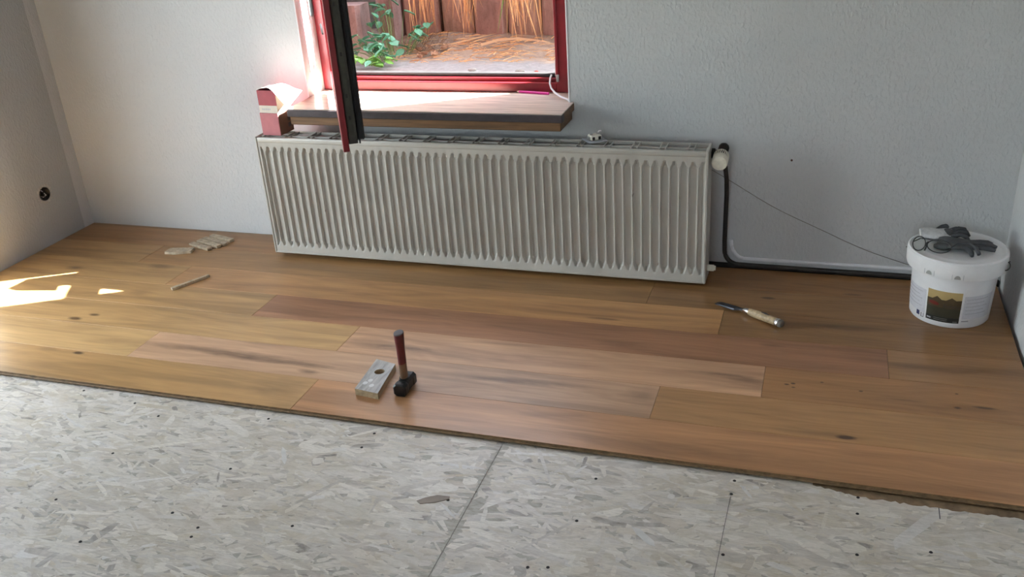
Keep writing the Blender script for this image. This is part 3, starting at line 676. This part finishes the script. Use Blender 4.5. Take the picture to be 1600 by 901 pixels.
# grey print field of the label, picture panel with hills, lettering
M_FIELD = plain('faint_grey_label_field', (.62, .62, .66), .4, var=.06, vscale=200)
patch('label_field', AC-dg(78), AC-dg(30), .035, .120, M_FIELD, .0003, bk)
patch('label_field', AC+dg(24), AC+dg(72), .035, .118, M_FIELD, .0003, bk)
patch('picture_border', AC-dg(28.5), AC+dg(22), .016, .134, M_LID, .0003, bk)
lab = patch('label_picture', AC-dg(27), AC+dg(20.5), .020, .1305, plain('dark_olive_print', (.045, .042, .026), .4, var=.15), .0006, bk)
patch('picture_sky', AC-dg(27), AC+dg(20.5), .098, .1305, plain('ochre_sky_print', (.46, .34, .15), .4, var=.12, vscale=12), .0009, lab)
def hills(a, base=.099): 
    d = math.degrees(a-AC); return base + max(.012-.0017*abs(d+13), .0125-.0015*abs(d-7), .001+.0004*d*(d > 14)*.5, .001)
def hill_fn(u, v):
    a = AC-dg(27)+dg(47.5)*u; z = .072+(hills(a)-.072)*v; rr = radz(z)+.0014
    return (BX+rr*math.cos(a), BY+rr*math.sin(a), z)
MB().grid(hill_fn, 60, 2, .0003).build('picture_hills', plain('brown_hill_print', (.075, .052, .026), .4, var=.2), parent=lab)
def red_fn(u, v):
    a = AC-dg(24)+dg(15)*u; hz = .0065*math.sqrt(max(0, 1-(2*u-1)**2)); z = .087-.004*u+hz*(2*v-1); rr = radz(z)+.0019
    return (BX+rr*math.cos(a), BY+rr*math.sin(a), z)
MB().grid(red_fn, 16, 2, .0003).build('picture_red_patch', plain('red_print', (.16, .022, .016), .4), parent=lab)
patch('picture_foot', AC-dg(27), AC+dg(20.5), .020, .038, plain('black_print', (.018, .018, .016), .4), .0009, lab)
def cyl_text(name, body_, size, ac, zc, mat, off, parent):
    cu = bpy.data.curves.new(name, 'FONT'); cu.body = body_; cu.size = size; cu.align_x = 'CENTER'; cu.extrude = .0001
    tmp = bpy.data.objects.new(name, cu); C.objects.link(tmp); bpy.context.view_layer.update()
    me_ = bpy.data.meshes.new_from_object(tmp.evaluated_get(bpy.context.evaluated_depsgraph_get()))
    bpy.data.objects.remove(tmp); bpy.data.curves.remove(cu)
    pw = Vector(parent['_w'])
    for v in me_.vertices:
        z = zc+v.co.y; rr = radz(z)+off+v.co.z; a = ac+v.co.x/radz(z)
        v.co = Vector((BX+rr*math.cos(a), BY+rr*math.sin(a), z))-pw
    me_.materials.clear(); me_.materials.append(mat)
    o = bpy.data.objects.new(name, me_); C.objects.link(o); o.parent = parent; return o
cyl_text('lettering', 'Eurolux', .017, AC+dg(9), .074, M_INK, .0022, lab)
for zz in (.033, .027): patch('small_print', AC-dg(15), AC+dg(4), zz-.0015, zz+.001, plain('dim_print', (.12, .12, .11), .5), .0012, lab)
patch('small_print', AC-dg(25), AC-dg(19), .026, .031, M_INKGREY, .0012, lab); patch('small_print', AC+dg(12), AC+dg(18), .022, .027, plain('dim_print', (.12, .12, .11), .5), .0012, lab)
for k in range(5):
    patch('text_line', AC+dg(27), AC+dg(62-6*(k % 2)), .106-.013*k, .1075-.013*k, M_INKGREY, .0007, bk)
    patch('text_line', AC-dg(74), AC-dg(36+5*(k % 2)), .108-.013*k, .1095-.013*k, M_INKGREY, .0007, bk)
patch('batch_print', AC+dg(24), AC+dg(34), .026, .031, M_INKGREY, .0007, bk)
patch('pictogram', AC-dg(45), AC-dg(39), .020, .036, plain('navy_print', (.02, .025, .09), .5), .0007, bk); patch('pictogram', AC-dg(36), AC-dg(35), .018, .033, M_INK, .0007, bk); patch('pictogram', AC-dg(36), AC-dg(31), .018, .0195, M_INK, .0007, bk); patch('pictogram', AC-dg(31.7), AC-dg(31), .018, .033, M_INK, .0007, bk)
# lid tabs with half-round finger notches
for da in (-24, 9):
    def fnn(u, v):
        a = AC+dg(da)+dg(6.4)*(u-.5)*2*math.cos(math.asin(min(1, v)))*.55; z = .1885+.013*v; rr = .1522+.0006
        return (BX+rr*math.cos(a), BY+rr*math.sin(a), z)
    MB().grid(fnn, 10, 6, .0004).build('lid_notch', plain('grey_notch', (.33, .33, .31), .6), parent=lid)
    for e in (-1, 1): patch('tab_slit', AC+dg(da+e*6.2), AC+dg(da+e*6.2+.5), .186, .204, M_INKGREY, 0, lid, .1523, 2)
# wire handle dropped behind the bucket
hpt = []
for k in range(29):
    a = AC+dg(88)+dg(182)*k/28
    hpt.append((BX+.1555*math.cos(a), BY+.1555*math.sin(a), .214-.075*math.sin(math.pi*k/28)))
MB().tube(hpt, .0018, 6).build('bail', M_BLACK, parent=bk)
ea = AC+dg(80)
MB().tube([(BX+(.150+.012*math.sin(math.pi*k/8))*math.cos(ea+.05*math.cos(math.pi*k/8)), BY+(.150+.012*math.sin(math.pi*k/8))*math.sin(ea+.05*math.cos(math.pi*k/8)), .205+.012*math.cos(math.pi*k/8)) for k in range(9)], .0016, 6).build('bail_eye', M_BLACK, parent=bk)
patch('handle_lug', AC+dg(74), AC+dg(90), .168, .180, M_LID, .004, bk)

# ------------------------------------------------------------------ gloves and glasses on the lid
M_GLOVE = plain('grey_knit', (.55, .55, .55), .9, var=.15, vscale=90, bmp=.5, bscale=260)
M_COAT = plain('black_rubber_coating', (.050, .053, .058), .6, var=.3, vscale=60, bmp=.4, bscale=150)
LZ = .2345
def glove(origin, rot, flip, label, fingers, thumb, palm, body=None):
    g_ = thing('work_glove', origin, label, 'glove', 'work gloves on the bucket lid')
    G = Matrix.Translation(origin) @ Matrix.Rotation(rot, 4, 'Z')
    m2 = MB()
    def knit(u, v):   # closed flattened sleeve: cuff to knuckles
        s_ = u; a = 2*math.pi*v; wd = (.034+.010*math.sin(math.pi*min(1, .25+s_*.7)))*(.72+.28*min(1, s_*3)); ht = (.011+.004*math.sin(3*s_+1))*(.55+.45*min(1, s_*2.5))
        return G @ Vector((-.080+.105*s_, wd*math.cos(a)+.003*math.sin(9*s_), .0145+ht*math.sin(a)*(1 if math.sin(a) > 0 else .9)+.002*math.sin(8*s_+a)))
    m2.grid(knit, 14, 18); bmesh.ops.remove_doubles(m2.bm, verts=m2.bm.verts[:], dist=1e-5)
    be = [e for e in m2.bm.edges if e.is_boundary]; bmesh.ops.holes_fill(m2.bm, edges=be, sides=0)
    m2.build('knit_back', body or M_GLOVE, parent=g_, smooth=True)
    MB().sphere(G @ Vector(palm[0]), 1, palm[1], 18, rot=Matrix.Rotation(rot, 4, 'Z')).build('coated_palm', M_COAT, parent=g_, smooth=True)
    for pts_, knit_finger in fingers:
        n = len(pts_); rr = [.0078]*n; rr[-1] = .0050; rr[0] = .0085
        MB().tube([G @ Vector(p_) for p_ in pts_], rr, 10).build('finger', M_GLOVE if knit_finger else M_COAT, parent=g_, smooth=True)
    MB().tube([G @ Vector(p_) for p_ in thumb], [.010, .0115, .0105, .006], 10).build('thumb', M_COAT, parent=g_, smooth=True)
    return g_
glove((2.552, -.180, LZ), dg(2), 1, 'grey knitted work glove with black fingertips at the back of the bucket lid',
      [([(.015, .030, .014), (.035, .036, .020), (.050, .042, .016), (.060, .045, .010)], 0), ([(.018, .012, .016), (.040, .018, .028), (.058, .022, .024), (.068, .023, .012)], 0),
       ([(.018, -.008, .016), (.042, -.008, .030), (.060, -.009, .026), (.070, -.010, .013)], 0), ([(.015, -.026, .015), (.038, -.034, .028), (.056, -.040, .022), (.064, -.043, .011)], 0)],
      [(-.02, .038, .012), (-.005, .055, .014), (.008, .066, .014), (.014, .076, .010)], ((.006, .0, .020), (.020, .030, .009)))
glove((2.600, -.268, LZ), dg(-14), 1, 'black-coated work glove lying palm up in front on the bucket lid',
      [([(.010, .032, .012), (.040, .044, .014), (.062, .050, .013), (.076, .053, .009)], 0), ([(.016, .012, .013), (.050, .022, .016), (.076, .027, .014), (.092, .029, .009)], 0),
       ([(.018, -.008, .012), (.052, -.004, .015), (.076, -.002, .013), (.092, -.001, .009)], 0), ([(.010, -.026, .012), (.024, -.046, .013), (.030, -.062, .012), (.034, -.074, .009)], 0)],
      [(-.045, -.034, .012), (-.060, -.038, .013), (-.075, -.036, .012), (-.086, -.034, .010)], ((-.022, -.002, .020), (.040, .034, .0095)), plain('charcoal_knit', (.10, .105, .11), .9, var=.25, vscale=90, bmp=.5, bscale=260))
GL = thing('safety_glasses', (2.49, -.295, LZ), 'black-rimmed glasses with clear lenses at the left of the bucket lid', 'glasses')
GM = Matrix.Translation((2.500, -.318, LZ)) @ Matrix.Rotation(dg(-14), 4, 'Z') @ Matrix.Rotation(dg(58), 4, 'X')
def rim(cx, cy, a_, b_, n=28): return [GM @ Vector((cx+a_*math.cos(2*math.pi*k/n), cy+b_*math.sin(2*math.pi*k/n), 0)) for k in range(n+1)]
for cx, aa, bb in ((.018, .036, .0215), (-.043, .019, .0235)):
    MB().tube(rim(cx, .025, aa, bb), .0016, 6, caps=False).build('rim', M_RUBBER, parent=GL, smooth=True)
    m2 = MB(); c0 = rim(cx, .025, aa, bb)[:-1]; m2.bm.faces.new([m2.bm.verts.new(p_) for p_ in c0]); bmesh.ops.solidify(m2.bm, geom=m2.bm.faces[:], thickness=.0012); m2.build('lens', M_GLASS, parent=GL)
MB().tube([GM @ Vector(p_) for p_ in ((-.023, .004, 0), (-.020, .016, .002), (-.020, .030, .002), (-.016, .034, 0))], .0028, 8).build('bridge', M_RUBBER, parent=GL, smooth=True)
MB().tube([GM @ Vector((.054, .028, 0)), Vector((2.575, -.300, LZ+.032)), Vector((2.610, -.300, LZ+.033)), Vector((2.628, -.318, LZ+.026)), Vector((2.636, -.338, LZ+.012))], [.0022, .0028, .0032, .0058, .0065], 8).build('temple', M_COAT, parent=GL, smooth=True)
MB().tube([GM @ Vector((-.062, .028, 0)), Vector((2.47, -.245, LZ+.020)), Vector((2.50, -.215, LZ+.006)), Vector((2.51, -.205, LZ+.004))], [.0016, .002, .0022, .0025], 8).build('temple', M_RUBBER, parent=GL, smooth=True)

# ------------------------------------------------------------------ light well outside the window
GZ = .645
M_SOIL, nd, ln, b = new_mat('dry_soil'); t = M_SOIL.node_tree; oc = objco(t)
f = noise(t, oc, 9, 6, .7, .5); sep = nd.new('ShaderNodeSeparateXYZ'); ln.new(oc, sep.inputs[0])
edge = math_n(t, 'ADD', sep.outputs[1], math_n(t, 'MULTIPLY', f, .35))
soil = ramp(t, f, [(.3, (0.119, 0.088, 0.068)), (.55, (0.274, 0.209, 0.160)), (.75, (0.415, 0.334, 0.255))])
slab = ramp(t, noise(t, oc, 30, 4, .6), [(.3, (0.192, 0.192, 0.198)), (.7, (0.276, 0.276, 0.282))])
ln.new(mixc(t, ramp(t, edge, [(.80, (0, 0, 0)), (.90, (1, 1, 1))]), slab, soil), b.inputs['Base Color']); b.inputs['Roughness'].default_value = .95
bump(t, b, f, .6, .02)
rg_ = random.Random(5)
def gfn(u, v):
    x = -1.2+4.4*u; y = .24+1.05*v
    z = GZ - .012 + .06*max(0, (y-.75)/.5)**1.5 + .010*math.sin(7*x+3*y)*max(0, v-.25) + .008*math.sin(23*x)*math.sin(19*y)*max(0, v-.2) + (.035*math.exp(-((x-.30)/.16)**2-((y-1.0)/.16)**2))
    return (x, y, z)
gr = MB().grid(gfn, 90, 30).build('ground', M_SOIL, smooth=True); tag(gr, kind='structure', label='dry soil and slab outside the window')
def conc(name, col, sd_): 
    m, nd, ln, b = new_mat(name); t = m.node_tree; oc = objco(t)
    f = noise(t, mapping(t, oc, (6, 6, 1.4), (sd_, 0, 0)), 3, 4, .6, .4); g2 = noise(t, oc, 70, 3, .7)
    c = ramp(t, f, [(.3, tuple(q*.62 for q in col)), (.55, col), (.78, (0.407, 0.370, 0.325))])
    ln.new(mixc(t, math_n(t, 'MULTIPLY', ramp(t, g2, [(.55, (0, 0, 0)), (.7, (1, 1, 1))]), .35), c, (.12, .08, .07)), b.inputs['Base Color'])
    b.inputs['Roughness'].default_value = .9; bump(t, b, g2, .5, .004); return m
M_CON = [conc('red_brown_concrete', (0.328, 0.213, 0.186), 1), conc('pinkish_concrete', (0.334, 0.245, 0.246), 4), conc('ochre_concrete', (0.349, 0.240, 0.192), 7)]
posts = [(-.42, .98, .11, 1), (-.29, .96, .11, 1), (-.135, .93, .130, 1), (-.005, 1.10, .115, 1), (.155, 1.16, .20, 0), (.352, 1.165, .165, 2), (.525, 1.16, .165, 0), (.700, 1.165, .170, 2), (.875, 1.16, .165, 0), (1.05, 1.165, .165, 2), (1.22, 1.16, .165, 0)]
labs = ['leftmost pinkish concrete post seen through the window glare', 'second pinkish concrete post in the window glare', 'pinkish concrete post standing forward behind the green plant', 'narrow reddish post set back beside the dark gap', 'wide red-brown concrete post right of the dark gap', 'red-brown concrete post at the left dry grass tuft', 'red-brown concrete post between left and middle grass tufts', 'ochre concrete post behind the middle grass tuft', 'red-brown concrete post behind the right grass tuft', 'ochre concrete post directly right of the right grass tuft', 'rightmost red-brown concrete post, beyond the window jamb']
for k, (x, y, wd, mi) in enumerate(posts):
    c_ = .018; poly = [(x-wd/2, y+.06), (x-wd/2, y-.06+c_), (x-wd/2+c_, y-.06), (x+wd/2-c_, y-.06), (x+wd/2, y-.06+c_), (x+wd/2, y+.06)]
    top = .845 if k == 2 else 1.28+.02*(k % 3)
    if k == 2: top = .86
    po = MB().prism(poly, .50, top).build('concrete_post', M_CON[mi], origin=(x, y, .5))
    tag(po, labs[k] if k < len(labs) else 'concrete post hidden beyond the right window jamb', 'post', 'concrete palisade posts outside the window')
fc = MB().box((-4, .241, -.3), (6, .262, 4.0)).build('bounce_damping_facade', plain('bounce_damping_dark', (.085, .05, .04), .9, var=.3)); cut(fc, MB().box((.105, .2, .60), (1.222, .3, 1.80))); tag(fc, kind='structure')  # unseen dark cladding, added to cut sun bounce onto the posts
ea_ = MB().box((-5, .24, 2.62), (7, 1.0, 2.75)).build('sky_blocking_overhang', plain('overhang_render', (.5, .49, .47), .9), origin=(1, .24, 2.62)); tag(ea_, kind='structure')  # unseen overhang, added to keep sky light off the posts
bkm = MB().box((-2.5, 1.30, .4), (6, 4.2, 2.0)).box((-1.2, 1.22, .4), (3.2, 1.30, 1.22)).build('sun_blocking_bank', M_SOIL, origin=(1, 2, .4)); tag(bkm, kind='structure')  # bank behind the posts, its unseen top raised to keep sun off the slab

# dry grass hanging over the posts
M_STRAW, nd, ln, b = new_mat('dry_straw'); t = M_STRAW.node_tree
at = N(nd, 'ShaderNodeAttribute', attribute_name='tint'); ln.new(at.outputs['Color'], b.inputs['Base Color']); b.inputs['Roughness'].default_value = .6
def blades(name, specs, label, cat, parent=None, origin=(0, 0, 0), kind=None):
    V = []; F_ = []; cols = []
    for pts_, wd, col in specs:
        n = len(pts_); i0 = len(V)
        for i, p_ in enumerate(pts_):
            p_ = Vector(p_); d_ = (Vector(pts_[min(i+1, n-1)])-Vector(pts_[max(i-1, 0)])).normalized()
            s_ = d_.cross(Vector((.3, -1, .1))).normalized(); w_ = wd*(1-(i/(n-1))**2*.9)
            nrm = d_.cross(s_).normalized()
            V += [p_-s_*w_-Vector(origin), p_+nrm*w_*.5-Vector(origin), p_+s_*w_-Vector(origin)]
        for i in range(n-1):
            a = i0+3*i; b2_ = a+3
            F_ += [(a, a+1, b2_+1, b2_), (a+1, a+2, b2_+2, b2_+1), (a+2, a, b2_, b2_+2)]
            cols += [(*col, 1)]*12
    me = bpy.data.meshes.new(name); me.from_pydata(V, [], F_); me.materials.append(M_STRAW)
    ca_ = me.color_attributes.new('tint', 'FLOAT_COLOR', 'CORNER'); ca_.data.foreach_set('color', [v for c_ in cols for v in c_])
    o = bpy.data.objects.new(name, me); C.objects.link(o); o.location = origin
    tag(o, label, cat, kind=kind); return o
straw = [(0.702, 0.398, 0.156), (0.598, 0.328, 0.130), (0.786, 0.517, 0.240), (0.477, 0.248, 0.102), (0.867, 0.617, 0.330)]
rg_ = random.Random(11)
for cx, nb, spread, lab_, green in ((.245, 24, .040, 'left tuft of dry orange grass hanging down the posts', 0), (.455, 28, .036, 'middle tuft of dry orange grass hanging down the posts', 0), (.715, 44, .060, 'right tuft of dry grass with one green blade', 1)):
    sp = []
    for k in range(nb):
        x0 = cx+rg_.gauss(0, spread*.5); x1 = x0+rg_.gauss(0, spread*.75); zb = rg_.uniform(.66, .82)
        yb_ = rg_.uniform(.93, 1.05); bend = rg_.gauss(0, .02)
        pts_ = [(x0, 1.16, 1.30), (x0+.1*(x1-x0), 1.03, 1.31), (x0+.2*(x1-x0), yb_+.02, 1.20), (x0+.45*(x1-x0)+bend, yb_, 1.05), (x0+.75*(x1-x0)+bend, yb_-.01, .5*(1.05+zb)), (x1, yb_-.015, zb)]
        sp.append((pts_, rg_.uniform(.0022, .0050), rg_.choice(straw)))
    if green: sp.append(([(cx+.01, 1.16, 1.3), (cx, 1.0, 1.28), (cx-.02, .93, 1.1), (cx-.03, .92, .95), (cx-.06, .915, .82), (cx-.085, .91, .72)], .004, (.12, .30, .03)))
    blades('dry_grass', sp, lab_, 'grass', origin=(cx, 1.16, 1.28))
sp = []
for k in range(260):
    x = rg_.uniform(.1, 1.15); y = rg_.uniform(.62, 1.05); a = rg_.gauss(.1, .6); L_ = rg_.uniform(.03, .14)
    z = gfn((x+1.2)/4.4, (y-.24)/1.05)[2]+.004+rg_.uniform(0, .008)
    dx, dy = L_*math.cos(a), L_*math.sin(a)*.6
    sp.append(([(x, y, z), (x+dx*.5, y+dy*.5, z+rg_.uniform(0, .012)), (x+dx, y+dy, z)], rg_.uniform(.0008, .002), rg_.choice(straw)))
for k in range(70):
    x = rg_.gauss(.27, .06); y = rg_.uniform(.75, 1.0); a = rg_.uniform(0, 6.3); z = gfn((x+1.2)/4.4, (y-.24)/1.05)[2]
    sp.append(([(x, y, z), (x+.03*math.cos(a), y+.02*math.sin(a), z+.03), (x+.06*math.cos(a), y+.04*math.sin(a), z+rg_.uniform(.01, .05))], .0011, rg_.choice([(.20, .12, .07), (.30, .2, .12), (.14, .09, .06)])))
blades('straw_litter', sp, 'fine dry straw and twigs scattered on the soil outside', 'straw', kind='stuff')
blades('straw_stem', [([(.56, .86, .672), (.64, .88, .690), (.74, .885, .697), (.84, .87, .690), (.94, .84, .676)], .0065, (.62, .46, .28))], 'long bent pale straw stem arching across the soil at right', 'straw', origin=(.75, .86, .665))
blades('straw_stem', [([(.40, .88, .672), (.50, .92, .69), (.60, .97, .705)], .004, (.52, .36, .2))], 'shorter straight straw stem lying below the middle grass tuft', 'straw', origin=(.5, .92, .665))
# dead leaves
M_DEAD = plain('dead_leaf', (.36, .22, .14), .8, var=.3, vscale=40)
for k in range(9):
    x, y = .335+rg_.gauss(0, .045), .80+rg_.gauss(0, .05); z = gfn((x+1.2)/4.4, (y-.24)/1.05)[2]+.014
    ro = Matrix.Translation((x, y, z)) @ Matrix.Rotation(rg_.uniform(0, 6), 4, 'Z') @ Matrix.Rotation(rg_.uniform(-.7, .7), 4, 'X')
    def lf(u, v): 
        wv = .016*math.sin(math.pi*(.05+.9*u))**.7; return ro @ Vector((-.022+.044*u, wv*(2*v-1), .012*(2*v-1)**2-.006*math.sin(3*u)))
    tag(MB().grid(lf, 8, 4, .0008).build('dead_leaf', M_DEAD, origin=(x, y, z-.01), smooth=True), 'curled brown dead leaf in the heap beside the green plant', 'leaf', 'dead leaves on the soil')
for (x, y, r_, lab_) in ((.66, .46, .016, 'grey pebble on the slab near the middle of the window'), (.885, .44, .017, 'flat grey pebble at the right of the slab'), (.955, .45, .007, 'tiny reddish pebble right of the flat one')):
    m2 = MB().sphere((x, y, GZ-.008+r_*.45), r_, (1.3, .9, .55), 12)
    for v in m2.bm.verts: v.co += Vector((rg_.uniform(-1, 1), rg_.uniform(-1, 1), rg_.uniform(-1, 1)))*r_*.08
    tag(m2.build('pebble', plain('grey_pebble', (.25, .25, .24) if r_ > .01 else (.4, .1, .08), .8, var=.3), origin=(x, y, GZ-.008), smooth=True), lab_, 'pebble')
# green plant
PL = thing('green_plant', (.15, .78, GZ), 'low green plant with rounded leaves growing outside the window', 'plant')
M_LEAF = [plain('blue_green_leaf', (.075, .26, .16), .45, var=.25, vscale=25), plain('fresh_green_leaf', (.13, .33, .06), .45, var=.25, vscale=25)]
def lshape(u, v):
    wv = .62*math.sin(math.pi*(.02+.96*u)**.8)**.8; return (u, wv*(2*v-1)*.55, .10*abs(2*v-1)-.18*u*u)
leaf_me = []
for mi in range(2):
    m2 = MB().grid(lshape, 6, 4, .02); lo = m2.build('leaf', M_LEAF[mi], smooth=True); leaf_me.append(lo.data); bpy.data.objects.remove(lo)
specs = []
for k in range(46): specs.append((rg_.gauss(.10, .075), rg_.gauss(.66, .07), GZ+rg_.uniform(.025, .12), 0))
for k in range(18): specs.append((rg_.gauss(.14, .07), rg_.gauss(.50, .035), GZ+rg_.uniform(.015, .05), 1))
for k in range(15): specs.append((rg_.gauss(.06, .05), rg_.gauss(.90, .05), GZ+rg_.uniform(.12, .23), 0))
for k in range(14): specs.append((rg_.gauss(.22, .05), rg_.gauss(.88, .05), GZ+rg_.uniform(.06, .15), 0))
stm = MB()
for (x, y, z, mi) in specs:
    lo = bpy.data.objects.new('leaf', leaf_me[mi]); C.objects.link(lo); lo.parent = PL
    s_ = rg_.uniform(.042, .066); lo.scale = (s_, s_, s_); lo.location = (x-.15, y-.78, z-GZ)
    lo.rotation_euler = (rg_.gauss(0, .3), rg_.uniform(-.1, .5), rg_.uniform(0, 6.28))
    bx = .15+(x-.15)*.5; by = .75+(y-.75)*.6
    stm.tube([(bx, by, GZ-.005), (.5*(bx+x), .5*(by+y), GZ+.6*(z-GZ)), (x, y, z)], .0013, 4)
stm.build('stems', plain('green_stem', (.12, .22, .07), .6), parent=PL)

for o in bpy.data.objects:
    if '_w' in o: del o['_w']
